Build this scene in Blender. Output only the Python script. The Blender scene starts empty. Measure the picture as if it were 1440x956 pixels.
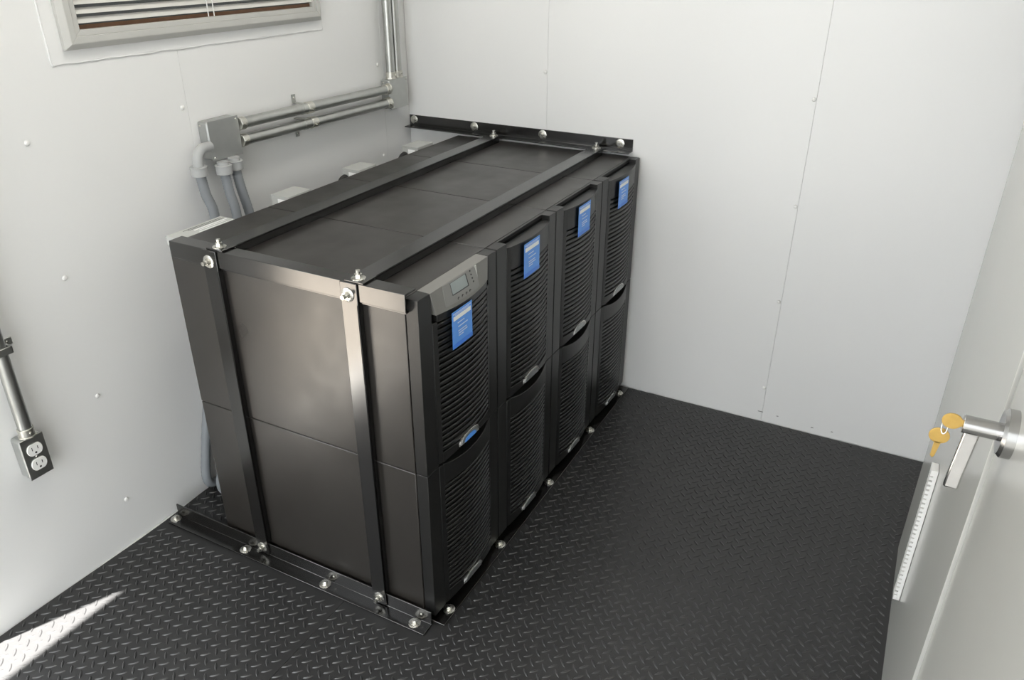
import bpy, bmesh, math, random
from mathutils import Matrix, Vector
random.seed(7)
scene = bpy.context.scene
COL = scene.collection

# ------------------------------------------------------------------ camera
cam_d = bpy.data.cameras.new('camera')
cam_d.sensor_fit = 'HORIZONTAL'; cam_d.sensor_width = 36.0
cam_d.lens = 27.484; cam_d.clip_start = 0.02; cam_d.clip_end = 60
cam = bpy.data.objects.new('camera', cam_d); COL.objects.link(cam)
yaw, pitch, roll = 0.4843, 0.4733, 0.0024
fw = Vector((math.cos(yaw)*math.cos(pitch), math.sin(yaw)*math.cos(pitch), -math.sin(pitch)))
r0 = fw.cross(Vector((0, 0, 1))).normalized(); u0 = r0.cross(fw)
rt = r0*math.cos(roll) + u0*math.sin(roll); up = -r0*math.sin(roll) + u0*math.cos(roll)
cam.matrix_world = Matrix(((rt.x, up.x, -fw.x, -1.0815), (rt.y, up.y, -fw.y, -0.7678),
                           (rt.z, up.z, -fw.z, 1.4121), (0, 0, 0, 1)))
scene.camera = cam

# ------------------------------------------------------------------ world, sun, exposure
SKY = 4.75; SUN = 95.0; FILL = 9.0
w = bpy.data.worlds.new('sky'); scene.world = w; w.use_nodes = True
bg = w.node_tree.nodes['Background']
bg.inputs['Color'].default_value = (0.95, 0.98, 1.0, 1); bg.inputs['Strength'].default_value = SKY
sd = bpy.data.lights.new('sun', 'SUN'); sd.energy = SUN; sd.angle = math.radians(0.6); sd.color = (1.0, 0.97, 0.92)
sun = bpy.data.objects.new('sun', sd); COL.objects.link(sun)
sun.rotation_euler = Vector((0.47, -0.207, -2.03)).to_track_quat('-Z', 'Y').to_euler()
sun.location = (-1.0, 1.6, 4.0)
vs = scene.view_settings
scene.display_settings.display_device = 'sRGB'
vs.view_transform = 'Standard'; vs.look = 'None'; vs.gamma = 1.0; vs.use_curve_mapping = False
vs.exposure = 0.08

# ------------------------------------------------------------------ materials
MATS = {}
def mat(name, col, rough=0.5, metal=0.0, spec=0.5, var=0.0, vscale=6.0, rvar=0.0, bump=0.0, bscale=200.0, emit=None, estr=0.0, trans=0.0, coat=0.0, col2=None):
    m = bpy.data.materials.new(name); m.use_nodes = True
    nt = m.node_tree; N = nt.nodes; L = nt.links; b = N['Principled BSDF']
    b.inputs['Base Color'].default_value = (*col, 1); b.inputs['Roughness'].default_value = rough
    b.inputs['Metallic'].default_value = metal; b.inputs['Specular IOR Level'].default_value = spec
    if coat: b.inputs['Coat Weight'].default_value = coat; b.inputs['Coat Roughness'].default_value = 0.15
    if trans: b.inputs['Transmission Weight'].default_value = trans
    if emit: b.inputs['Emission Color'].default_value = (*emit, 1); b.inputs['Emission Strength'].default_value = estr
    tc = N.new('ShaderNodeTexCoord')
    if var or rvar or col2:
        nz = N.new('ShaderNodeTexNoise'); nz.inputs['Scale'].default_value = vscale; nz.inputs['Detail'].default_value = 2.5
        L.new(tc.outputs['Object'], nz.inputs['Vector'])
        if var or col2:
            c2 = col2 or tuple(max(0, c*(1-var)) for c in col)
            mx = N.new('ShaderNodeMix'); mx.data_type = 'RGBA'
            rp = N.new('ShaderNodeMapRange'); rp.inputs[1].default_value = 0.15; rp.inputs[2].default_value = 0.85
            L.new(nz.outputs['Fac'], rp.inputs[0]); L.new(rp.outputs[0], mx.inputs['Factor'])
            mx.inputs['A'].default_value = (*col, 1); mx.inputs['B'].default_value = (*c2, 1)
            L.new(mx.outputs['Result'], b.inputs['Base Color'])
        if rvar:
            rr = N.new('ShaderNodeMapRange'); rr.inputs[1].default_value = 0.15; rr.inputs[2].default_value = 0.85
            rr.inputs[3].default_value = rough-rvar; rr.inputs[4].default_value = rough+rvar
            L.new(nz.outputs['Fac'], rr.inputs[0]); L.new(rr.outputs[0], b.inputs['Roughness'])
    if bump:
        n2 = N.new('ShaderNodeTexNoise'); n2.inputs['Scale'].default_value = bscale; n2.inputs['Detail'].default_value = 3
        L.new(tc.outputs['Object'], n2.inputs['Vector'])
        bp = N.new('ShaderNodeBump'); bp.inputs['Strength'].default_value = bump; bp.inputs['Distance'].default_value = 0.002
        L.new(n2.outputs['Fac'], bp.inputs['Height']); L.new(bp.outputs['Normal'], b.inputs['Normal'])
    MATS[name] = m
    return m
M_wall = mat('white_wall_paint', (0.80, 0.805, 0.80), 0.28, bump=0.05, bscale=9)
M_wallin = mat('wall_core', (0.75, 0.75, 0.75), 0.6, var=0.04)
M_grey = mat('grey_door_paint', (0.48, 0.48, 0.455), 0.20, var=0.03, vscale=3, bump=0.02, bscale=30)
M_mat = mat('black_rubber', (0.027, 0.027, 0.0275), 0.37, spec=0.45, var=0.12, vscale=9, rvar=0.03, bump=0.05, bscale=350)
M_lug = mat('worn_black_rubber', (0.030, 0.030, 0.0305), 0.30, spec=0.7, var=0.15, vscale=40, rvar=0.04)
M_cab = mat('brown_black_cabinet_paint', (0.021, 0.0185, 0.0162), 0.34, spec=0.68, var=0.2, vscale=11, rvar=0.09, bump=0.05, bscale=900)
M_bez = mat('black_bezel_plastic', (0.010, 0.010, 0.0096), 0.36, spec=0.5, var=0.1, vscale=30, bump=0.06, bscale=1200)
M_dark = mat('inner_black', (0.006, 0.006, 0.006), 0.8, spec=0.2, var=0.1)
M_steel = mat('black_painted_steel', (0.006, 0.0056, 0.0052), 0.21, spec=1.0, var=0.1, vscale=15, rvar=0.02)
M_zinc = mat('zinc_plated', (0.72, 0.71, 0.66), 0.28, 1.0, var=0.2, vscale=120, rvar=0.08)
M_galv = mat('galvanised_tube', (0.52, 0.53, 0.51), 0.36, 1.0, var=0.12, vscale=40, rvar=0.04)
M_cast = mat('cast_connector', (0.74, 0.73, 0.67), 0.38, 1.0, var=0.2, vscale=70)
M_gbox = mat('grey_box_steel', (0.42, 0.43, 0.42), 0.42, 0.65, var=0.12, vscale=25, rvar=0.05)
M_plast = mat('grey_conduit_plastic', (0.42, 0.43, 0.43), 0.45, var=0.08, vscale=40)
M_flex = mat('blue_grey_flex_conduit', (0.25, 0.268, 0.285), 0.5, var=0.1, vscale=30)
M_tbox = mat('pale_grey_terminal_box', (0.50, 0.51, 0.49), 0.35, var=0.1, vscale=20)
M_white = mat('white_plastic', (0.80, 0.80, 0.78), 0.4, var=0.04, vscale=40)
M_slot = mat('slot_black', (0.02, 0.02, 0.02), 0.6, var=0.1)
M_panel = mat('grey_control_panel', (0.20, 0.196, 0.185), 0.42, var=0.05, vscale=60)
M_panel2 = mat('grey_control_inset', (0.225, 0.225, 0.217), 0.4, var=0.04, vscale=60)
M_lcd = mat('lcd_glass', (0.30, 0.34, 0.34), 0.15, var=0.05, vscale=60)
M_blue = mat('blue_sticker', (0.10, 0.33, 0.88), 0.4, var=0.06, vscale=50)
M_blue2 = mat('blue_sticker_dark', (0.055, 0.23, 0.80), 0.4, var=0.06, vscale=50)
M_paper = mat('sticker_white', (0.92, 0.93, 0.92), 0.5, var=0.03, vscale=60)
M_print = mat('sticker_print', (0.62, 0.74, 0.92), 0.5, var=0.05, vscale=90)
M_badge = mat('silver_badge', (0.72, 0.72, 0.70), 0.25, 0.9, var=0.15, vscale=90)
M_badge2 = mat('badge_inner', (0.36, 0.37, 0.37), 0.35, 0.6, var=0.3, vscale=150)
M_frame = mat('window_frame_grey', (0.52, 0.52, 0.495), 0.4, var=0.04, vscale=20)
M_slat = mat('blind_slat', (0.66, 0.655, 0.62), 0.45, var=0.06, vscale=20)
M_brown = mat('brown_wood_strip', (0.20, 0.10, 0.05), 0.6, var=0.3, vscale=60)
M_brass = mat('brass', (0.60, 0.40, 0.125), 0.34, 1.0, var=0.15, vscale=120)
M_chrome = mat('satin_chrome', (0.47, 0.47, 0.465), 0.24, 1.0, var=0.06, vscale=60)
M_glass = mat('window_glass', (0.10, 0.11, 0.11), 0.1, var=0.1)
M_diff = mat('fill_diffuser', (0.9, 0.9, 0.88), 0.6, var=0.02, emit=(1.0, 0.96, 0.89), estr=FILL)
M_asph = mat('dark_asphalt', (0.05, 0.05, 0.049), 0.9, var=0.3, vscale=8, bump=0.2, bscale=90)
M_conc = mat('bounce_pad_concrete', (0.26, 0.23, 0.195), 0.85, var=0.15, vscale=3, bump=0.1, bscale=60)
M_scuff = mat('scuff_grey', (0.35, 0.35, 0.34), 0.6, var=0.3, vscale=90)

# ------------------------------------------------------------------ mesh helpers
WOFF = {}
class MB:
    def __init__(s): s.v = []; s.f = []
    def add(s, vs, fs):
        o = len(s.v); s.v += [tuple(v) for v in vs]; s.f += [tuple(i+o for i in f) for f in fs]; return s
    def box(s, x0, x1, y0, y1, z0, z1):
        return s.add([(x0,y0,z0),(x1,y0,z0),(x1,y1,z0),(x0,y1,z0),(x0,y0,z1),(x1,y0,z1),(x1,y1,z1),(x0,y1,z1)],
                     [(3,2,1,0),(4,5,6,7),(0,1,5,4),(1,2,6,5),(2,3,7,6),(3,0,4,7)])
    def prism(s, poly, axis, a, b):          # poly of 2D points in the other two axes (x<y<z order)
        n = len(poly)
        def P(p, t): return {'x':(t,p[0],p[1]),'y':(p[0],t,p[1]),'z':(p[0],p[1],t)}[axis]
        return s.add([P(p,a) for p in poly]+[P(p,b) for p in poly],
                     [tuple(range(n)), tuple(range(2*n-1,n-1,-1))]+[(i,i+n,(i+1)%n+n,(i+1)%n) for i in range(n)])
    def cyl(s, p0, p1, r, n=16, r1=None, start=0.0):
        p0 = Vector(p0); p1 = Vector(p1); d = (p1-p0).normalized()
        a = d.orthogonal().normalized() if abs(d.z) < .9 else Vector((1,0,0)); a = (a-d*a.dot(d)).normalized(); b = d.cross(a)
        r1 = r if r1 is None else r1
        vs = []
        for c, rr in ((p0,r),(p1,r1)):
            for i in range(n):
                t = 2*math.pi*i/n+start; vs.append(c+a*(math.cos(t)*rr)+b*(math.sin(t)*rr))
        return s.add(vs, [tuple(range(n-1,-1,-1)), tuple(range(n,2*n))]+[(i,(i+1)%n,(i+1)%n+n,i+n) for i in range(n)])
    def tube(s, pts, r, n=14, rib=0.0):
        pts = [Vector(p) for p in pts]; vs = []; prev = None
        for k, p in enumerate(pts):
            d = (pts[min(k+1,len(pts)-1)]-pts[max(k-1,0)]).normalized()
            a = (prev-d*prev.dot(d)).normalized() if prev is not None else d.orthogonal().normalized()
            prev = a; b = d.cross(a); rr = r+(rib if k % 2 else 0)
            for i in range(n):
                t = 2*math.pi*i/n; vs.append(p+a*(math.cos(t)*rr)+b*(math.sin(t)*rr))
        m = len(pts); fs = [tuple(range(n-1,-1,-1)), tuple(range((m-1)*n, m*n))]
        for k in range(m-1):
            for i in range(n): fs.append((k*n+i,k*n+(i+1)%n,(k+1)*n+(i+1)%n,(k+1)*n+i))
        return s.add(vs, fs)
    def mesh(s, name, off=(0,0,0), smooth=35):
        me = bpy.data.meshes.new(name)
        me.from_pydata([(x-off[0],y-off[1],z-off[2]) for x,y,z in s.v], [], s.f)
        bm = bmesh.new(); bm.from_mesh(me)
        bmesh.ops.recalc_face_normals(bm, faces=bm.faces)
        if smooth:
            for f in bm.faces: f.smooth = True
            for e in bm.edges:
                e.smooth = len(e.link_faces) == 2 and e.calc_face_angle(0) < math.radians(smooth)
        bm.to_mesh(me); bm.free(); return me
    def build(s, name, m, parent=None, bevel=0.0, smooth=35, org=None):
        off = Vector(WOFF[parent.name]) if parent else Vector(org or (0,0,0))
        me = s.mesh(name, off, smooth); me.materials.append(m)
        o = bpy.data.objects.new(name, me); COL.objects.link(o)
        if parent: o.parent = parent
        else: o.location = off
        WOFF[o.name] = tuple(off)
        if bevel:
            b = o.modifiers.new('bevel', 'BEVEL'); b.width = bevel; b.segments = 2; b.limit_method = 'ANGLE'
            b.angle_limit = math.radians(40); b.harden_normals = False
        return o
def tag(o, label, cat, group=None):
    o['label'] = label; o['category'] = cat
    if group: o['group'] = group
    return o
def struct(o, label=None):
    o['kind'] = 'structure'
    if label: o['label'] = label
    return o
def empty(name, loc, label, cat, group=None):
    o = bpy.data.objects.new(name, None); COL.objects.link(o); o.location = loc; o.empty_display_size = 0.05
    WOFF[o.name] = tuple(loc); return tag(o, label, cat, group)
def inst(name, me, parent, wloc, rot=(0,0,0), rec=None):
    """shared mesh placed at a world position under parent"""
    o = bpy.data.objects.new(name, me); COL.objects.link(o); o.parent = parent
    p = WOFF[parent.name]; o.location = (wloc[0]-p[0], wloc[1]-p[1], wloc[2]-p[2]); o.rotation_euler = rot
    WOFF[o.name] = tuple(wloc); return o
def box(name, m, parent, x0, x1, y0, y1, z0, z1, bevel=0.0, org=None):
    return MB().box(x0,x1,y0,y1,z0,z1).build(name, m, parent, bevel, org=org)

XB, YL, YR, XN, ZC = 1.232, 0.857, -0.93, -1.9, 2.35     # back wall, left wall, right wall, near wall, ceiling

# screw heads and bolts share their meshes
def lathe(prof, n=14):
    mb = MB(); vs = []; fs = []
    for r, z in prof:
        for i in range(n): t = 2*math.pi*i/n; vs.append((r*math.cos(t), r*math.sin(t), z))
    m = len(prof); fs.append(tuple(range(n-1,-1,-1))); fs.append(tuple(range((m-1)*n, m*n)))
    for k in range(m-1):
        for i in range(n): fs.append((k*n+i,k*n+(i+1)%n,(k+1)*n+(i+1)%n,(k+1)*n+i))
    return mb.add(vs, fs)
ME_screw = lathe([(0.0058,-0.001),(0.0058,0.0014),(0.0042,0.0034),(0.0014,0.0042)], 12).mesh('screw'); ME_screw.materials.append(M_white)
ME_small = lathe([(0.0030,-0.001),(0.0030,0.0008),(0.0022,0.0018)], 10).mesh('cover_screw'); ME_small.materials.append(M_zinc)
ME_wash = lathe([(0.0030,0.0),(0.0145,0.0),(0.0145,0.0016),(0.0135,0.0022),(0.0030,0.0022)], 20).mesh('washer'); ME_wash.materials.append(M_zinc)
def hexhead():
    mb = MB(); mb.cyl((0,0,0.0022),(0,0,0.0040),0.0088,20); mb.cyl((0,0,0.0040),(0,0,0.0092),0.0070,6); mb.cyl((0,0,0.0092),(0,0,0.0100),0.0056,6,0.0048)
    return mb
ME_bolt = hexhead().mesh('bolt', smooth=25); ME_bolt.materials.append(M_zinc)
def nuthead():
    mb = MB(); mb.cyl((0,0,0.0022),(0,0,0.0095),0.0080,6); mb.cyl((0,0,0.0095),(0,0,0.0175),0.0046,12); return mb
ME_nut = nuthead().mesh('bolt', smooth=25); ME_nut.materials.append(M_zinc)
ROT = {'+z':(0,0,0), '-x':(0,-math.pi/2,0), '-y':(math.pi/2,0,0), '+x':(0,math.pi/2,0)}
def bolt(parent, p, d, me=ME_bolt, spin=0.0):
    b = inst('bolt', me, parent, p, ROT[d])
    q = bpy.data.objects.new('washer', ME_wash); COL.objects.link(q); q.parent = b
    return b

# ------------------------------------------------------------------ setting: floor
PIT = 0.0302
floor = struct(MB().box(XN-0.05, XB+0.05, -1.05, YL+0.05, -0.08, -0.004).build('floor', M_white))
EDGE = [(-1.9,0.855),(-0.6,0.855),(-0.38,0.853),(-0.3,0.851),(-0.2,0.848),(-0.12,0.846),(-0.06,0.846),(0.0,0.848),(0.10,0.854),(0.2,0.855),(1.226,0.855)]
def edge_y(x):
    for (a,ya),(b,yb) in zip(EDGE, EDGE[1:]):
        if a <= x <= b: return ya+(yb-ya)*(x-a)/(b-a)
    return 0.855
SEAM = 0.2300
box('mat_sheet', M_mat, floor, XN+0.005, 1.226, -0.975, SEAM-0.0008, -0.004, 0.0, 0.0006)
MB().prism([(XN+0.005,SEAM+0.0008),(1.226,SEAM+0.0008)]+EDGE[::-1][:-1]+[(XN+0.005,0.855)], 'z', -0.004, 0.0).build('mat_sheet', M_mat, floor)
def lugmesh():
    # pointed-oval raised bar, long axis +x
    L, W, H = 0.0124, 0.0032, 0.0019; n = 5; vs = []; ring = []
    for s in (1, -1):
        for i in range(n):
            t = -1+2*i/n if s == 1 else 1-2*i/n
            vs.append((t*L, s*W*(1-t*t)**0.75*1.0, 0.0))
    m = len(vs)
    for (x,y,z) in vs[:m]: vs.append((x*0.70, y*0.42, H))
    fs = [(i,(i+1)%m,(i+1)%m+m,i+m) for i in range(m)]+[tuple(range(m,2*m))]
    return vs, fs
LV, LF = lugmesh()
lug_me = MB().add(LV, LF).mesh('tread_lug', smooth=0); lug_me.materials.append(M_lug)
lugs = []
cx, cy = -1.0815, -0.7678
for fam, (ox, oy, ang) in enumerate([(-0.3135, 0.7045, -math.pi/4), (-0.3265, 0.7195, math.pi/4)]):
    for i in range(-53, 54):
        for j in range(-57, 8):
            x = ox+i*PIT; y = oy+j*PIT
            if not (XN+0.02 < x < 1.218 and -0.962 < y < edge_y(x)-0.008): continue
            if y < YR+0.008 and x < 0.80: continue
            if abs(y-SEAM) < 0.007: continue
            if 0.01 < x < 1.25 and 0.045 < y < 0.64: continue
            if -0.058 < x < 0.0 and -0.01 < y < 0.84: continue
            if -0.02 < x < 1.22 and -0.03 < y < 0.05: continue
            lugs.append((x, y, ang))
# 300 largest in view: nearest to the camera inside the picture
def in_view(x, y):
    d = Vector((x,y,0))-Vector((-1.0815,-0.7678,1.4121)); z = d.dot(fw)
    if z <= 0: return None
    u = 720+1099.35*d.dot(rt)/z; v = 478-1099.35*d.dot(up)/z
    return z if (4 < u < 1245 and v < 950) else None
seen = sorted([(in_view(x,y), k) for k,(x,y,a) in enumerate(lugs) if in_view(x,y)])
near = set(k for _, k in seen[:300])
rest = MB()
for k, (x, y, a) in enumerate(lugs):
    if k in near:
        inst('tread_lug', lug_me, floor, (x, y, 0.0), (0, 0, a))
    else:
        c, s = math.cos(a), math.sin(a)
        rest.add([(x+vx*c-vy*s, y+vx*s+vy*c, vz) for vx,vy,vz in LV], LF)
o = rest.build('tread_lugs', M_lug, floor, smooth=0); o['kind'] = 'stuff'

# ------------------------------------------------------------------ setting: walls, ceiling
D0, D1, DZ = -1.25, -0.560, 2.03            # open doorway in the left wall, behind the camera's left shoulder
wl = struct(MB().box(D1+0.0, XB+0.1, YL+0.004, YL+0.08, -0.06, ZC).box(XN-0.08, D0, YL+0.004, YL+0.08, -0.06, ZC).box(D0, D1, YL+0.004, YL+0.08, DZ, ZC).build('wall_left', M_wallin))
def panel(parent, axis, a0, a1, z0, z1, face, g=0.0002):
    if axis == 'x': return box('wall_panel', M_wall, parent, a0+g, a1-g, face, face+0.004, z0, z1, 0.0006)
    return box('wall_panel', M_wall, parent, face, face+0.004, a0+g, a1-g, z0, z1, 0.0006)
panel(wl, 'x', D1, 0.290, -0.003, ZC, YL); panel(wl, 'x', 0.290, 1.090, -0.003, ZC, YL); panel(wl, 'x', 1.090, XB, -0.003, ZC, YL)
panel(wl, 'x', XN, D0, -0.003, ZC, YL); panel(wl, 'x', D0, D1, DZ, ZC, YL)
for x, zs in ((-0.124, (0.128,0.438,0.742,1.04,1.35,1.65)), (0.275, (1.045,)), (1.066, (0.757,1.051))):
    for z in zs: inst('screw', ME_screw, wl, (x, YL, z), ROT['-y'])
wb = struct(MB().box(XB+0.004, XB+0.08, -1.1, YL+0.08, -0.06, ZC).build('wall_back', M_wallin))
panel(wb, 'y', -1.05, -0.481, -0.003, ZC, XB); panel(wb, 'y', -0.481, 0.326, -0.003, ZC, XB); panel(wb, 'y', 0.326, YL, -0.003, ZC, XB)
for y, zs in ((-0.474, (0.122,0.427,0.728,1.028,1.33)), (0.333, (1.044,1.35))):
    for z in zs: inst('screw', ME_screw, wb, (XB, y, z), ROT['-x'])
# small scuff marks low on the back wall
for (y, z, l) in ((-0.475,0.032,0.008),(-0.64,0.02,0.004),(-0.70,0.022,0.003),(-0.53,0.03,0.003)):
    box('scuff_mark', M_scuff, wb, XB-0.0006, XB+0.001, y-l, y+l, z-0.0015, z+0.0015)
struct(MB().box(XN-0.08, XB+0.1, -1.15, -1.03, -0.06, ZC).build('wall_right', M_wall))
N0, N1, NZ = -0.88, 0.50, 2.12              # unseen opening added behind the camera to let sky light in
struct(MB().box(XN-0.08, XN, -1.15, N0, -0.06, ZC).box(XN-0.08, XN, N1, YL+0.004, -0.06, ZC).box(XN-0.08, XN, N0, N1, NZ, ZC).build('wall_near', M_wall))
struct(MB().box(XN-0.1, XB+0.12, -1.2, YL+0.1, ZC, ZC+0.08).build('ceiling', M_wall))
struct(MB().box(-14, 10, -12, 12, -0.20, -0.09).build('ground', M_asph))
struct(MB().box(-1.9, -0.3, YL+0.09, 2.3, -0.09, -0.03).build('bounce_pad', M_conc))  # unseen pale pad added outside the doorway to bounce sunlight inside

# ------------------------------------------------------------------ doors on the right
d2 = struct(MB().box(-0.030, 0.785, YR-0.045, YR, 0.0, 2.2).build('door_2', M_grey, bevel=0.0015))
d1 = struct(MB().box(-0.945, -0.034, YR-0.049, YR-0.0045, 0.0, 2.2).build('door_1', M_grey, bevel=0.0012))
trim = struct(MB().box(XN, -0.95, YR-0.06, YR, 0.0, 2.2).box(XN, 0.785, YR-0.06, YR, 2.203, ZC).build('trim_1', M_grey))
# lever handle of the door: rose, hub, blade
HX, HZ = -0.118, 0.890
lever = MB().cyl((HX,YR-0.0045,HZ),(HX,-0.8805,HZ),0.0112,28)
lh = lever.build('lever_handle', M_chrome, d1, 0.0006)
ro = MB().cyl((HX,YR-0.0045,HZ),(HX,YR+0.0062,HZ),0.0300,40).cyl((HX,YR+0.0062,HZ),(HX,YR+0.0100,HZ),0.0300,40,0.0262).build('rose', M_chrome, lh)
bl = MB(); pts = [(HX,-0.8925,0.8850,0.0060),(HX,-0.8920,0.8730,0.0058),(HX-0.003,-0.8905,0.8550,0.0054),(HX-0.005,-0.8885,0.8300,0.0050),(HX-0.007,-0.8870,0.8020,0.0046)]
vsb = []; fsb = []
for (x,y,z,h) in pts: vsb += [(x-h,y-0.0085,z),(x+h,y-0.0085,z),(x+h,y+0.0085,z),(x-h,y+0.0085,z)]
for k in range(len(pts)-1):
    for i in range(4): fsb.append((k*4+i,k*4+(i+1)%4,(k+1)*4+(i+1)%4,(k+1)*4+i))
fsb += [(3,2,1,0), tuple(len(vsb)-4+i for i in range(4))]
bl.add(vsb, fsb).build('blade', M_chrome, lh, 0.0022)
# keys
ks = empty('key_set', (HX,-0.8805,HZ), 'two brass keys on a wire ring hanging from the chrome door lever', 'keys')
def keybow(cy_, cz_, r):
    mb = MB(); n = 20; prof = []
    for i in range(n): t = 2*math.pi*i/n; prof.append((cy_+r*math.cos(t), cz_+r*0.92*math.sin(t)))
    mb.prism(prof, 'x', HX-0.0012, HX+0.0012); return mb
k1 = keybow(-0.8690, 0.8900, 0.0115); k1.box(HX-0.001,HX+0.001,-0.8815,-0.8775,0.8855,0.8945); k1.build('key', M_brass, ks, 0.0004)
k2 = keybow(-0.8600, 0.8660, 0.0118); k2.add([(HX-0.0012,-0.8640,0.8575),(HX-0.0012,-0.8565,0.8575),(HX-0.0012,-0.8560,0.836),(HX-0.0012,-0.8590,0.833),(HX-0.0012,-0.8610,0.836),
      (HX+0.0012,-0.8640,0.8575),(HX+0.0012,-0.8565,0.8575),(HX+0.0012,-0.8560,0.836),(HX+0.0012,-0.8590,0.833),(HX+0.0012,-0.8610,0.836)],
      [(0,1,2,3,4),(9,8,7,6,5)]+[(i,(i+1)%5,(i+1)%5+5,i+5) for i in range(5)]); k2.build('key', M_brass, ks, 0.0004)
rp = [(HX+0.0045*math.sin(t), -0.8630+0.0035*math.cos(t), 0.8805+0.0085*math.sin(t)) for t in [2*math.pi*i/20 for i in range(21)]]
MB().tube(rp, 0.0009, 8).build('key_ring', M_zinc, ks)
# slotted strip standing on the fixed leaf
vent = empty('slotted_strip', (0.435,YR,0.14), 'upright white slotted plastic strip on the grey door panel near the floor', 'slotted strip')
MB().box(0.42,0.452,YR+0.0008,YR+0.0075,0.136,0.479).build('strip_base', M_white, vent, 0.0006)
box('strip_end', M_white, vent, 0.42, 0.452, YR+0.0075, YR+0.0140, 0.466, 0.479, 0.0005)
box('strip_end', M_white, vent, 0.42, 0.452, YR+0.0075, YR+0.0140, 0.136, 0.149, 0.0005)
ME_vs = MB().box(0.42,0.452,-0.0005,0.0062,-0.0042,0.0030).mesh('strip_tooth'); ME_vs.materials.append(M_white)
for k in range(28): inst('strip_tooth', ME_vs, vent, (0, YR+0.0075, 0.1555+k*0.01131))

# ------------------------------------------------------------------ window in the left wall
WX0, WX1, WZ0, WZ1 = 0.0, 0.803, 1.205, 1.78
win = struct(MB().box(-0.030,0.814,YL-0.003,YL+0.0,1.180,1.805).build('window_1', M_wall, bevel=0.0015))
def ring(name, m, x0,x1,z0,z1,t,y0,y1,bev=0.001):
    mb = MB(); mb.prism([(x0,z0),(x1,z0),(x1-t,z0+t),(x0+t,z0+t)],'y',y0,y1); mb.prism([(x0,z1),(x1,z1),(x1-t,z1-t),(x0+t,z1-t)],'y',y0,y1)
    mb.prism([(x0,z0),(x0+t,z0+t),(x0+t,z1-t),(x0,z1)],'y',y0,y1); mb.prism([(x1,z0),(x1-t,z0+t),(x1-t,z1-t),(x1,z1)],'y',y0,y1)
    return mb.build(name, m, win, bev)
def bevring(name, m, x0,x1,z0,z1,t,ya,yb,back):
    # picture-frame moulding whose face slopes from y=ya (outer) to y=yb (inner)
    o_ = [(x0,z0),(x1,z0),(x1,z1),(x0,z1)]; i_ = [(x0+t,z0+t),(x1-t,z0+t),(x1-t,z1-t),(x0+t,z1-t)]
    vs = [(x,ya,z) for x,z in o_]+[(x,yb,z) for x,z in i_]+[(x,back,z) for x,z in o_]+[(x,back,z) for x,z in i_]
    fs = []
    for k in range(4):
        n = (k+1)%4; fs += [(k,n,n+4,k+4),(k+8,n+8,n,k),(k+4,n+4,n+12,k+12),(k+12,n+12,n+8,k+8)]
    return MB().add(vs, fs).build(name, m, win, 0.0008)
bevring('frame', M_frame, WX0, WX1, WZ0, WZ1, 0.012, YL-0.012, YL-0.022, YL-0.003)
ring('frame_face', M_frame, WX0+0.012, WX1-0.012, WZ0+0.012, WZ1-0.012, 0.014, YL-0.022, YL-0.003)
ring('inner_frame', M_frame, WX0+0.026, WX1-0.026, WZ0+0.026, WZ1-0.026, 0.012, YL-0.020, YL-0.003)
box('backing', M_glass, win, WX0+0.038, WX1-0.038, YL-0.0045, YL-0.0030, WZ0+0.038, WZ1-0.038)
box('bottom_strip', M_brown, win, WX0+0.038, WX1-0.038, YL-0.0070, YL-0.0046, WZ0+0.038, WZ0+0.046)
ME_bs = MB().prism([(-0.0170,-0.0052),(-0.0160,-0.0056),(-0.0060,0.0048),(-0.0068,0.0058)],'x',WX0+0.0385,WX1-0.0385).mesh('slat'); ME_bs.materials.append(M_slat)
for k in range(22): inst('slat', ME_bs, win, (0, YL, WZ0+0.0555+k*0.0180))
for dx in (-0.009, 0.009): MB().cyl((0.395+dx,YL-0.0185,WZ0+0.039),(0.395+dx,YL-0.0185,WZ1-0.039),0.0013,8).build('ladder_cord', M_white, win)
# caulk bead around the window flange
cb = []
rnd = random.Random(3)
def bead(a, b, n):
    return [(a[0]+(b[0]-a[0])*i/n+rnd.uniform(-.0012,.0012), YL-0.0012, a[1]+(b[1]-a[1])*i/n+rnd.uniform(-.0014,.0014)) for i in range(n+1)]
MB().tube(bead((-0.031,1.80),(-0.031,1.182),26)+bead((-0.029,1.1795),(0.815,1.1795),40)+bead((0.815,1.183),(0.815,1.80),26), 0.0022, 8).build('caulk_bead', M_wall, win)

# ------------------------------------------------------------------ fill lamp added under the ceiling, above the frame
lamp = empty('ceiling_fill_lamp', (0.1,0.15,ZC), 'long white fill lamp added under the ceiling, out of view', 'lamp')
box('housing', M_white, lamp, -0.50, 0.70, 0.0, 0.30, ZC-0.03, ZC-0.0005, 0.003)
MB().prism([(0.015,ZC-0.030),(0.285,ZC-0.030),(0.265,ZC-0.062),(0.035,ZC-0.062)],'x',-0.48,0.68).build('diffuser', M_diff, lamp)

# ------------------------------------------------------------------ the four cabinets
W = 0.305; H = 0.817; HS = 0.416; DB = 0.652
XC, HB, BU = 0.157, 0.112, 0.015
def bulge(X): return -BU*max(0.0, 1-((X-XC)/HB)**2)
def shell(mb, X0, X1, zb, zt, yb=0.018, n=12, yf=None):
    """bulged slab: zb/zt functions of X, front y = bulge"""
    yf = yf or (lambda X, z: bulge(X))
    vs = []; fs = []
    for i in range(n+1):
        X = X0+(X1-X0)*i/n; b = zb(X) if callable(zb) else zb; t = zt(X) if callable(zt) else zt
        vs += [(X,yf(X,b),b),(X,yf(X,t),t),(X,yb,t),(X,yb,b)]
    for k in range(n):
        for i in range(4): fs.append((k*4+i,k*4+(i+1)%4,(k+1)*4+(i+1)%4,(k+1)*4+i))
    fs += [(0,1,2,3), tuple(n*4+3-i for i in range(4))]
    return mb.add(vs, fs)
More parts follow.
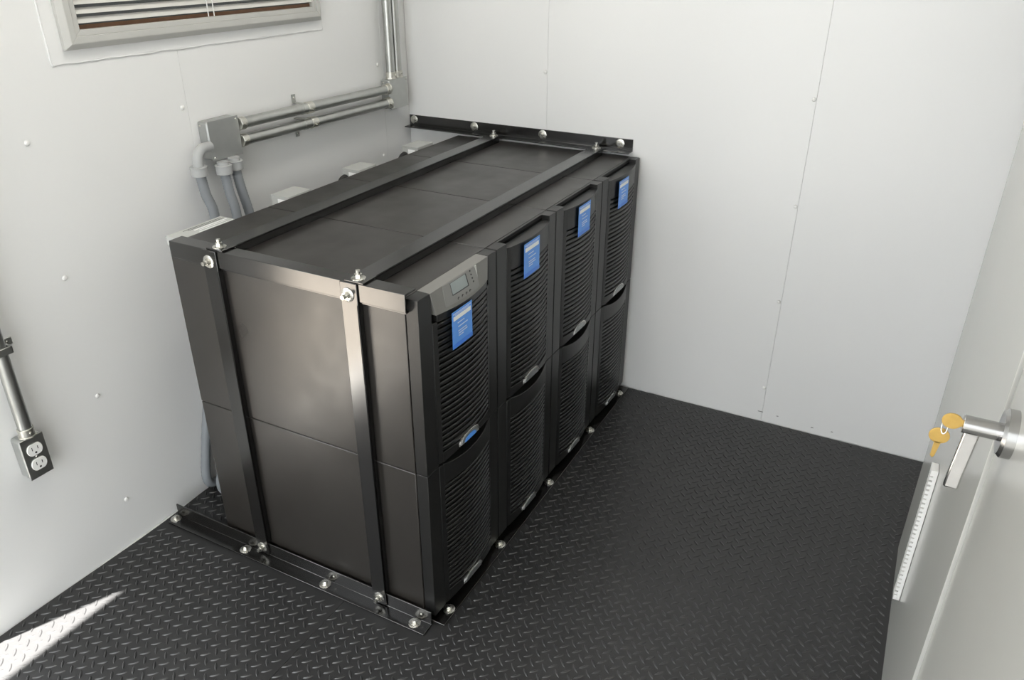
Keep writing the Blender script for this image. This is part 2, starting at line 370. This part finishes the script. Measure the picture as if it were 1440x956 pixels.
def moved(mb, dx): mb.v = [(x+dx,y,z) for x,y,z in mb.v]; return mb
SLP, SLH = 0.0131, 0.0088
sl = MB(); vs=[]; fs=[]; n=8
for i in range(n+1):
    X = 0.060+(0.256-0.060)*i/n; y = bulge(X)
    vs += [(X,y+0.0010,-SLH/2),(X,y-0.0002,SLH/2-0.0022),(X,y+0.0016,SLH/2),(X,y+0.010,SLH/2),(X,y+0.010,-SLH/2)]
for k in range(n):
    for i in range(5): fs.append((k*5+i,k*5+(i+1)%5,(k+1)*5+(i+1)%5,(k+1)*5+i))
fs += [(0,1,2,3,4), tuple(n*5+4-i for i in range(5))]
ME_slat = sl.add(vs, fs).mesh('louvre_slat'); ME_slat.materials.append(M_bez)
def badge(parent, dx, zc, tinted=False):
    n = 14; X0 = 0.1515; a = 0.042; h = 0.023
    def half(k, y):
        pts = []
        for i in range(n+1):
            t = math.pi*i/n; X = X0+a*k*math.cos(t); pts.append((X+dx, bulge(X)-y, zc+h*k*math.sin(t)**0.8+(1-k)*0.003))
        return pts
    def cap(k, y0, y1):
        A = half(k,y1); B = half(k,y0); m = len(A)
        return MB().add(A+B, [tuple(range(m)), tuple(range(2*m-1,m-1,-1))]+[(i,(i+1)%m,(i+1)%m+m,i+m) for i in range(m)])
    b = cap(1.0,-0.002,0.0022).build('badge', M_badge, parent, 0.0005)
    cap(0.84,0.0015,0.0028).build('badge_inlay', M_badge2, b)
    if tinted: cap(0.55,0.0024,0.0033).build('blue_patch', M_blue, b)  # small blue patch over the inlay
LAB = ['nearest black equipment cabinet with a grey display panel on its front',
       'second black equipment cabinet from the grey display panel end of the row',
       'third black equipment cabinet from the grey display panel end of the row',
       'farthest black equipment cabinet, standing against the white back wall']
ST = [(0.0915,0.1685,0.678,0.759),(0.099,0.1782,0.717,0.800),(0.1035,0.181,0.7205,0.8015),(0.0895,0.1668,0.7155,0.796)]
for c in range(4):
    dx = c*W
    cab = empty('equipment_cabinet', (dx+W/2, 0.32, 0.0), LAB[c], 'cabinet', 'four black equipment cabinets in a row')
    g = 0.0011
    box('plinth', M_dark, cab, dx+0.012, dx+W-0.012, 0.034, DB-0.03, 0.0002, 0.021)
    box('lower_body', M_cab, cab, dx+g, dx+W-g, 0.0292, DB, 0.020, HS-0.0008, 0.0022)
    box('upper_body', M_cab, cab, dx+g, dx+W-g, 0.0292, DB, HS+0.0008, H, 0.0013)
    # rear seam strip on the top
    box('inner_core', M_dark, cab, dx+0.006, dx+W-0.006, 0.021, 0.030, 0.025, H-0.008)
    # ---- upper bezel
    mb = MB()
    mb.box(dx+0.0023,dx+0.0462,0.0,0.0278,HS+0.0012,H); mb.box(dx+0.2672,dx+W-0.0023,0.0,0.0278,HS+0.0012,H)
    for (a,b) in ((0.0470,0.060),(0.256,0.2670)): mb_ = shell(MB(),a,b,HS+0.004,0.806 if c else 0.752,n=3); moved(mb_,dx); mb.add(mb_.v,mb_.f)
    top = 0.8055 if c else 0.7660
    t_ = moved(shell(MB(),0.060,0.256,0.7500,top),dx); mb.add(t_.v,t_.f)
    crown = lambda X: HS+0.0015+0.0125*max(0,1-((X-XC)/0.098)**2)
    t_ = moved(shell(MB(),0.060,0.256,crown,0.4446),dx); mb.add(t_.v,t_.f)
    mb.box(dx+0.0455,dx+0.2685,0.0185,0.0278,0.424,H-0.030)
    if c:
        mb.box(dx+0.0455,dx+0.2685,0.0215,0.0278,H-0.030,H); mb.box(dx+0.0455,dx+0.2685,0.0,0.0215,0.784,0.789)
    ub = mb.build('upper_bezel', M_bez, cab, 0.0009)
    for k in range(23): inst('louvre_slat', ME_slat, ub, (dx, 0, 0.7414-k*SLP))
    badge(ub, dx, 0.4315, c == 0)
    # ---- lower bezel
    mb = MB()
    mb.box(dx+0.0023,dx+0.0462,0.0,0.0278,0.020,HS-0.0008); mb.box(dx+0.2672,dx+W-0.0023,0.0,0.0278,0.020,HS-0.0008)
    dip = lambda X: HS-0.0010-0.0120*max(0,1-((X-XC)/0.098)**2)
    for (a,b) in ((0.0470,0.060),(0.256,0.2670)): mb_ = shell(MB(),a,b,0.022,HS-0.003,n=3); moved(mb_,dx); mb.add(mb_.v,mb_.f)
    t_ = moved(shell(MB(),0.060,0.256,0.3600,dip,n=16),dx); mb.add(t_.v,t_.f)
    t_ = moved(shell(MB(),0.060,0.256,lambda X: 0.022+0.0105*max(0,1-((X-XC)/0.098)**2),0.0546),dx); mb.add(t_.v,t_.f)
    mb.box(dx+0.0455,dx+0.2685,0.0185,0.0278,0.022,HS-0.012)
    lb = mb.build('lower_bezel', M_bez, cab, 0.0009)
    for k in range(23): inst('louvre_slat', ME_slat, lb, (dx, 0, 0.3514-k*SLP))
    badge(lb, dx, 0.0335)
    # ---- sticker
    a, b, z0, z1 = ST[c]; ys = -0.0168
    st = box('sticker', M_blue, cab, dx+a, dx+b, ys-0.0005, ys, z0, z1); ww = b-a; hh = z1-z0
    st['label'] = 'bright blue sticker with white text'
    def bar(n_, m_, u0, u1, v0, v1): box(n_, m_, st, dx+a+u0*ww, dx+a+u1*ww, ys-0.0009, ys-0.0005, z0+v0*hh, z0+v1*hh)
    bar('white_field', M_paper, 0.07, 0.93, 0.75, 0.865)
    bar('print_line', M_print, 0.06, 0.94, 0.925, 0.945); bar('print_line', M_print, 0.14, 0.86, 0.890, 0.905)
    for (u0,u1,v) in ((0.26,0.60,0.63),(0.28,0.76,0.52),(0.28,0.70,0.40),(0.30,0.74,0.335),(0.30,0.54,0.27)):
        bar('print_line', M_print, u0, u1, v, v+0.026)
    bar('sticker_band', M_blue2, 0.0, 1.0, 0.0, 0.11)
    if c == 0:
        # ---- control panel
        yf = lambda X, z: bulge(X)*min(1,max(0,(0.8165-z)/0.048)) - 0.0012
        def cp_front():
            mb = MB(); n = 14; vs = []; fs = []
            for i in range(n+1):
                t = i/n; Xt = 0.0425+t*(0.2650-0.0425); Xb = 0.0560+t*(0.2580-0.0560)
                zb = 0.7665-0.0015*math.sin(math.pi*t)
                vs += [(Xb,yf(Xb,zb),zb),(Xt,-0.0012,0.8172),(Xt,0.0276,0.8182),(Xb,0.0276,zb)]
            for k in range(n):
                for i in range(4): fs.append((k*4+i,k*4+(i+1)%4,(k+1)*4+(i+1)%4,(k+1)*4+i))
            fs += [(0,1,2,3), tuple(n*4+3-i for i in range(4))]
            return mb.add(vs, fs)
        cp = cp_front().build('control_panel', M_panel, cab, 0.0006)
        cp['label'] = 'grey display panel'
        def patch(name, m, X0, X1, z0, z1, e, n=6, bev=0.0003, inn=0.0015):
            mb = MB(); vs = []; fs = []
            for i in range(n+1):
                X = X0+(X1-X0)*i/n
                vs += [(X,yf(X,z0)-e,z0),(X,yf(X,z1)-e,z1),(X,yf(X,z1)+inn,z1),(X,yf(X,z0)+inn,z0)]
            for k in range(n):
                for i in range(4): fs.append((k*4+i,k*4+(i+1)%4,(k+1)*4+(i+1)%4,(k+1)*4+i))
            fs += [(0,1,2,3), tuple(n*4+3-i for i in range(4))]
            return mb.add(vs, fs).build(name, m, cp, bev)
        patch('display_inset', M_panel2, 0.084, 0.209, 0.7735, 0.8165, 0.0012)
        patch('screen_surround', M_slot, 0.1095, 0.1700, 0.7885, 0.8135, 0.0015)
        patch('screen', M_lcd, 0.1105, 0.1665, 0.7905, 0.8130, 0.0019)
        for X in (0.1255,0.140,0.1545,0.169): 
            y = yf(X,0.7775); MB().cyl((X,y+0.001,0.7775),(X,y-0.0020,0.7772),0.0030,12).build('button', M_panel, cp, 0.0004)
            MB().cyl((X,y+0.001,0.7775),(X,y-0.0016,0.7772),0.0037,12).build('button_ring', M_slot, cp)
        for q, z in enumerate((0.8125,0.8050,0.7975,0.7900)):
            X = 0.186+q*0.001; y = yf(X,z); MB().cyl((X,y+0.001,z),(X,y-0.0017,z),0.0021,10).build('indicator_light', M_slot, cp)
        MB().add([(0.2040,yf(0.204,0.8160)-0.0005,0.8165),(0.2140,yf(0.214,0.8160)-0.0005,0.8165),(0.2095,yf(0.2095,0.787)-0.0005,0.7870),(0.2040,0.002,0.8165),(0.2140,0.002,0.8165),(0.2095,-0.001,0.7870),(0.2090,yf(0.209,0.816)-0.0035,0.8160)],
                 [(0,6,2),(6,1,2),(0,1,6),(0,2,5,3),(1,4,5,2),(0,3,4,1),(3,5,4)]).build('grip_wedge', M_tbox, cp)

# ------------------------------------------------------------------ black steel hold-down bars
TH = 0.0038
def Lbar(name, axis, poly, a, b, parent, extra=None):
    mb = MB().prism(poly, axis, a, b)
    if extra: mb.add(extra.v, extra.f)
    return mb.build(name, M_steel, parent, 0.0011)
# top end angle
FX = -0.0115
e = empty('top_end_angle', (0.0,0.32,H), 'black steel angle across the top edge of the nearest cabinet side', 'steel angle', 'black steel hold-down bars')
Lbar('angle_bar', 'y', [(FX,0.8320),(0.0245,0.8320),(0.0245,0.8282),(FX+TH,0.8282),(FX+TH,0.7940),(FX,0.7940)], 0.0175, 0.6340, e)
box('pad', M_steel, e, FX+TH-0.0005, 0.0010, 0.020, 0.632, 0.7905, 0.7935)
# straps down the near side
for (y0, y1, lab) in ((0.4930,0.5330,'upright black steel strap bolted to the near cabinet side, closest to the left wall'),
                      (0.1260,0.1660,'upright black steel strap bolted to the near cabinet side, closest to the cabinet fronts')):
    e = empty('upright_strap', (FX,(y0+y1)/2,0.0), lab, 'steel strap', 'black steel hold-down bars')
    mb = MB().box(FX-TH-0.0002,FX-0.0002,y0,y1,0.0075,0.8322); mb.box(FX-TH-0.0002,-0.0008,y0,y0+TH,0.046,0.7895)
    mb.build('strap_bar', M_steel, e, 0.0011)
    bolt(e, (FX-TH-0.0002,(y0+y1)/2+0.002,0.8070), '-x', ME_nut); bolt(e, (FX-TH-0.0002,(y0+y1)/2,0.0270), '-x', ME_nut)
# rails over the tops
for (y0, y1, lab) in ((0.4760,0.5220,'black steel rail lying over the cabinet tops, closest to the left wall'),
                      (0.1120,0.1580,'black steel rail lying over the cabinet tops, closest to the cabinet fronts')):
    e = empty('top_rail', (0.6,(y0+y1)/2,H), lab, 'steel rail', 'black steel hold-down bars')
    mb = MB().box(FX,1.2080,y0,y1,0.8322,0.8360); mb.box(0.0300,1.1900,y0,y0+TH,0.8174,0.8360)
    mb.build('rail_bar', M_steel, e, 0.0011)
    bolt(e, (0.0045,(y0+y1)/2,0.8360), '+z', ME_nut); bolt(e, (1.1935,(y0+y1)/2,0.8360), '+z', ME_nut)
# wall angle
e = empty('wall_angle', (XB,0.44,0.829), 'black steel angle bolted along the white back wall above the cabinets', 'steel angle', 'black steel hold-down bars')
Lbar('angle_bar', 'y', [(XB,0.8282),(XB,0.8660),(XB-TH,0.8660),(XB-TH,0.8320),(XB-0.038,0.8320),(XB-0.038,0.8282)], 0.0290, 0.8550, e)
for y in (0.836,0.593,0.337,0.070): bolt(e, (XB-TH,y,0.8500), '-x')
# floor angle at the near end
e = empty('floor_angle', (-0.02,0.42,0.0), 'black steel angle bolted to the floor along the near cabinet side', 'steel angle', 'black steel hold-down bars')
Lbar('angle_bar', 'y', [(FX+TH,0.0014),(FX+TH,0.0420),(FX,0.0420),(FX,0.0052),(-0.0455,0.0052),(-0.0455,0.0014)], 0.0030, 0.8280, e)
for y in (0.040,0.303,0.565,0.820): bolt(e, (-0.0262,y,0.0052), '+z')
for y in (0.286,0.030): inst('bolt', ME_small, e, (FX,y,0.0250), ROT['-x'])
# floor angle under the fronts
e = empty('floor_angle', (0.6,0.0,0.0), 'black steel angle bolted to the floor under the louvred cabinet fronts', 'steel angle', 'black steel hold-down bars')
Lbar('angle_bar', 'x', [(-0.0240,0.0014),(0.0300,0.0014),(0.0300,0.0190),(0.0262,0.0190),(0.0262,0.0052),(-0.0240,0.0052)], 0.0005, 1.2180, e)
for x in (0.0475,0.2985,0.5960,0.9040,1.1650): bolt(e, (x,-0.0075,0.0052), '+z')

# ------------------------------------------------------------------ conduits and boxes on the left wall
FY = 0.820
def jbox(name, x0, x1, z0, z1, label, m, covm):
    e = empty(name, ((x0+x1)/2, YL, z0), label, 'junction box')
    b = MB().box(x0+0.001,x1-0.001,FY,YL-0.0005,z0+0.001,z1-0.001).build('box_body', m, e, 0.006)
    box('cover_plate', covm, e, x0, x1, FY-0.0020, FY, z0, z1, 0.0008)
    for (x,z) in ((x1-0.008,z1-0.008),(x0+0.008,z0+0.008)): inst('cover_screw', ME_small, e, (x,FY-0.002,z), ROT['-y'])
    for (x,z) in ((x0+0.012,z1-0.012),): inst('cover_screw', ME_small, e, (x0+0.001,YL-0.012,z), ROT['-x'])
    # knockout rings
    for xk in (x0+0.032, x1-0.030): MB().cyl((xk,YL-0.019,z1-0.0012),(xk,YL-0.019,z1-0.0004),0.0105,18).build('knockout', m, b)
    MB().cyl((x0+0.0012,YL-0.019,z1-0.038),(x0+0.0004,YL-0.019,z1-0.038),0.0105,18).build('knockout', m, b)
    return e
jb1 = jbox('junction_box', 0.307, 0.409, 0.909, 1.008, 'grey steel junction box with three flexible conduits hanging below it', M_gbox, M_gbox)
jb2 = jbox('junction_box', 1.074, 1.172, 0.910, 1.006, 'silver steel junction box in the room corner above the black wall angle', M_gbox, M_galv)
PR = 0.0143
def emt(label, p0, p1, group, c0=True, c1=True, mid=None):
    e = empty('metal_conduit', p0, label, 'conduit', group)
    a = Vector(p0); b = Vector(p1); d = (b-a).normalized()
    MB().cyl(a+d*0.008, b-d*0.008, PR, 22).build('tube', M_galv, e)
    def con(q, dd):
        k = MB().cyl(q, q+dd*0.022, PR+0.0022, 22).cyl(q, q+dd*0.004, PR+0.0045, 8).build('connector', M_cast, e, 0.0008)
        s = Vector((0,-1,0)); MB().cyl(q+dd*0.013+s*(PR), q+dd*0.013+s*(PR+0.006), 0.0032, 8).build('set_screw', M_zinc, k)
    if c0: con(a, d)
    if c1: con(b, -d)
    if mid is not None:
        q = a+d*mid; k = MB().cyl(q-d*0.012, q+d*0.012, PR+0.0022, 22).build('coupling', M_cast, e, 0.0008)
        MB().cyl(q+Vector((0,-PR,-0.004)), q+Vector((0,-PR-0.006,-0.005)), 0.0032, 8).build('set_screw', M_zinc, k)
    return e
GH = 'metal conduits on the left wall'
emt('upper silver metal conduit running sideways between the two junction boxes', (0.410,0.824,0.9845), (1.0735,0.824,0.9770), GH, mid=0.275)
emt('lower silver metal conduit running sideways between the two junction boxes', (0.410,0.824,0.9415), (1.0735,0.824,0.9330), GH, mid=0.285)
emt('upright silver metal conduit rising from the corner junction box, farther from the corner', (1.094,0.826,1.0062), (1.094,0.826,2.34), GH, c1=False)
emt('upright silver metal conduit rising from the corner junction box, nearer the corner', (1.131,0.826,1.0062), (1.131,0.826,2.34), GH, c1=False)
emt('short silver metal conduit coming down to the wall outlet', (-0.3155,0.828,0.4466), (-0.3155,0.828,1.6), GH, c1=False)
# straps holding the two pipes
def strap(label, x, z, side):
    e = empty('pipe_strap', (x, YL, z), label, 'pipe strap', 'pipe straps')
    pts = []
    for i in range(11):
        t = math.pi*(i/10); pts.append((0.824-math.sin(t)*(PR+0.0012), z+side*(-math.cos(t))*(PR+0.0012)))
    pts = [(YL-0.001, pts[0][1])]+pts
    pts += [(YL-0.0035, pts[-1][1]), (YL-0.0035, pts[-1][1]+side*0.022)]
    mb = MB(); vs=[]; fs=[]; wd = 0.0075
    for (y,zz) in pts: vs += [(x-wd,y,zz),(x+wd,y,zz)]
    for k in range(len(pts)-1): fs.append((2*k,2*k+1,2*k+3,2*k+2))
    o = mb.add(vs, fs).build('strap_band', M_galv, e)
    s = o.modifiers.new('solid','SOLIDIFY'); s.thickness = 0.0014
    inst('strap_screw', ME_small, e, (x, YL-0.0045, pts[-1][1]-side*0.009), ROT['-y'])
strap('small strap holding the upper silver conduit, its tab pointing up', 0.660, 0.9815, 1)
strap('small strap holding the lower silver conduit, its tab pointing down', 0.660, 0.9382, -1)
# strap at the top of the outlet pipe
strap_e = empty('pipe_strap', (-0.3,YL,0.655), 'small dark strap on the pipe above the wall outlet', 'pipe strap', 'pipe straps')
mb = MB().box(-0.334,-0.297,0.8115,0.8165,0.648,0.664).box(-0.3005,-0.2965,0.8115,YL-0.001,0.648,0.664).box(-0.3345,-0.3305,0.8115,YL-0.001,0.648,0.664).box(-0.2965,-0.272,YL-0.0035,YL-0.001,0.648,0.664)
mb.build('strap_band', M_galv, strap_e, 0.0008); inst('strap_screw', ME_small, strap_e, (-0.283,YL-0.0035,0.656), ROT['-y'])
# flexible conduits
def catmull(P, m=10):
    P = [Vector(p) for p in P]; Q = [P[0]*2-P[1]]+P+[P[-1]*2-P[-2]]; out = []
    for k in range(1, len(Q)-2):
        for i in range(m):
            t = i/m; a,b,c,d = Q[k-1],Q[k],Q[k+1],Q[k+2]
            out.append(0.5*((2*b)+(c-a)*t+(2*a-5*b+4*c-d)*t*t+(3*b-a-3*c+d)*t**3))
    out.append(P[-1]); return out
def flex(label, top, path, elbow=None):
    e = empty('flexible_conduit', top, label, 'conduit', 'flexible conduits behind the cabinets')
    T = Vector(top)
    MB().tube(catmull([top]+path, 16), 0.0122, 14, 0.0006).build('flex_tube', M_flex, e)
    nt = MB().cyl(T+Vector((0,0,0.012)), T+Vector((0,0,-0.010)), 0.0205, 22).build('gland_nut', M_plast, e, 0.0015)
    MB().cyl(T+Vector((0,0,0.0135)), T+Vector((0,0,0.010)), 0.0215, 22).build('gland_rim', M_plast, nt, 0.0008)
    if elbow: MB().tube(catmull([tuple(T+Vector((0,0,0.008)))]+elbow, 8), 0.0128, 16).build('elbow', M_plast, e)
    else: MB().cyl(T+Vector((0,0,0.010)), T+Vector((0,0,0.0212)), 0.0150, 18).build('gland_neck', M_plast, e)
flex('grey flexible conduit leaving the side of the junction box through an elbow', (0.2555,0.815,0.896), [(0.2600,0.812,0.84),(0.2700,0.806,0.778),(0.262,0.820,0.65),(0.20,0.838,0.40),(0.122,0.838,0.13),(0.112,0.838,0.030),(0.17,0.835,0.022),(0.24,0.80,0.06),(0.26,0.672,0.16)], [(0.2575,0.815,0.93),(0.275,0.817,0.948),(0.3062,0.820,0.948)])
flex('blue grey flexible conduit hanging from the middle of the junction box bottom', (0.3200,0.800,0.888), [(0.3235,0.797,0.83),(0.3300,0.792,0.768),(0.325,0.785,0.6),(0.24,0.785,0.35),(0.128,0.782,0.11),(0.108,0.780,0.030),(0.15,0.765,0.022),(0.20,0.72,0.08),(0.21,0.672,0.16)])
flex('blue grey flexible conduit hanging nearest the metal conduits', (0.3640,0.807,0.8885), [(0.3690,0.803,0.83),(0.3800,0.798,0.758),(0.40,0.79,0.6),(0.40,0.78,0.4),(0.39,0.75,0.28),(0.39,0.675,0.2)])
# terminal boxes on the cabinet backs
TB = [(0.043,0.206,0.712,0.812),(0.381,0.468,0.712,0.8205),(0.673,0.757,0.712,0.822),(0.974,1.062,0.712,0.8245)]
TL = ['pale grey terminal box with printed lines behind the nearest cabinet','small pale grey terminal box behind the second cabinet, next to the hanging conduits',
      'small pale grey terminal box behind the third cabinet','small pale grey terminal box behind the farthest cabinet, under the black wall angle']
for k, (x0,x1,y1,z1) in enumerate(TB):
    hb = 0.022 if k == 0 else 0.12
    e = empty('terminal_box', ((x0+x1)/2, DB, z1-hb), TL[k], 'terminal box', 'terminal boxes behind the cabinets')
    box('box_body', M_tbox, e, x0, x1, DB+0.0003, y1, z1-hb, z1-0.0016, 0.0012)
    l = box('box_lid', M_tbox, e, x0-0.001, x1+0.001, DB+0.0003, y1+0.001, z1-0.0016, z1, 0.0006)
    if k == 0:
        for (u0,u1,y,ww,mm) in ((0.25,0.95,0.703,0.0018,M_slot),(0.30,0.97,0.696,0.0016,M_slot),(0.36,0.97,0.688,0.004,M_paper),(0.40,0.9,0.679,0.003,M_paper),(0.34,0.98,0.668,0.002,M_paper)):
            box('printed_line', mm, l, x0+u0*(x1-x0), x0+u1*(x1-x0), y-ww, y, z1, z1+0.0003)
    else:
        box('front_label', M_paper, e, x0-0.0006, x0+0.001, 0.664, 0.690, z1-0.028, z1-0.009)
for (x, z, lab) in ((0.655,0.822,'short black cable bending into the terminal box behind the third cabinet'),(0.956,0.824,'short black cable bending into the terminal box behind the farthest cabinet')):
    o = MB().tube(catmull([(x+0.0185,0.700,z-0.026),(x+0.008,0.701,z-0.024),(x-0.006,0.702,z-0.032),(x-0.020,0.702,z-0.052),(x-0.026,0.700,z-0.12),(x-0.005,0.70,z-0.22)],8), 0.008, 12).build('black_cable', M_slot, None, org=(x,0.70,z-0.2))
    tag(o, lab, 'cable', 'black cables behind the cabinets')
# outlet
ox0, ox1, oz0, oz1 = -0.342, -0.2885, 0.345, 0.4462
ob = empty('wall_outlet', ((ox0+ox1)/2, YL, oz0), 'steel wall outlet box with two white sockets on the left wall', 'outlet')
MB().box(ox0+0.001,ox1-0.001,FY+0.001,YL-0.0005,oz0+0.001,oz1-0.001).build('box_body', M_gbox, ob, 0.006)
cv = box('cover_plate', M_galv, ob, ox0, ox1, FY-0.0015, FY+0.001, oz0, oz1, 0.0012)
for zc in (0.415, 0.3775):
    xc = (ox0+ox1)/2; n = 24; prof = []
    for i in range(n):
        t = 2*math.pi*i/n; x = 0.0172*math.cos(t); z = max(-0.0140,min(0.0140,0.0172*math.sin(t))); prof.append((xc+x, zc+z))
    rc = MB().prism(prof,'y',FY-0.0040,FY+0.0005).build('receptacle', M_white, ob, 0.0008)
    MB().box(xc-0.0072,xc-0.0056,FY-0.0043,FY-0.0035,zc-0.001,zc+0.0075).build('socket_slot', M_slot, rc)
    MB().box(xc+0.0056,xc+0.0072,FY-0.0043,FY-0.0035,zc-0.001,zc+0.0065).build('socket_slot', M_slot, rc)
    MB().cyl((xc,FY-0.0043,zc-0.0075),(xc,FY-0.0035,zc-0.0075),0.0024,10).build('socket_slot', M_slot, rc)
inst('cover_screw', ME_small, ob, ((ox0+ox1)/2, FY-0.0015, 0.3962), ROT['-y'])
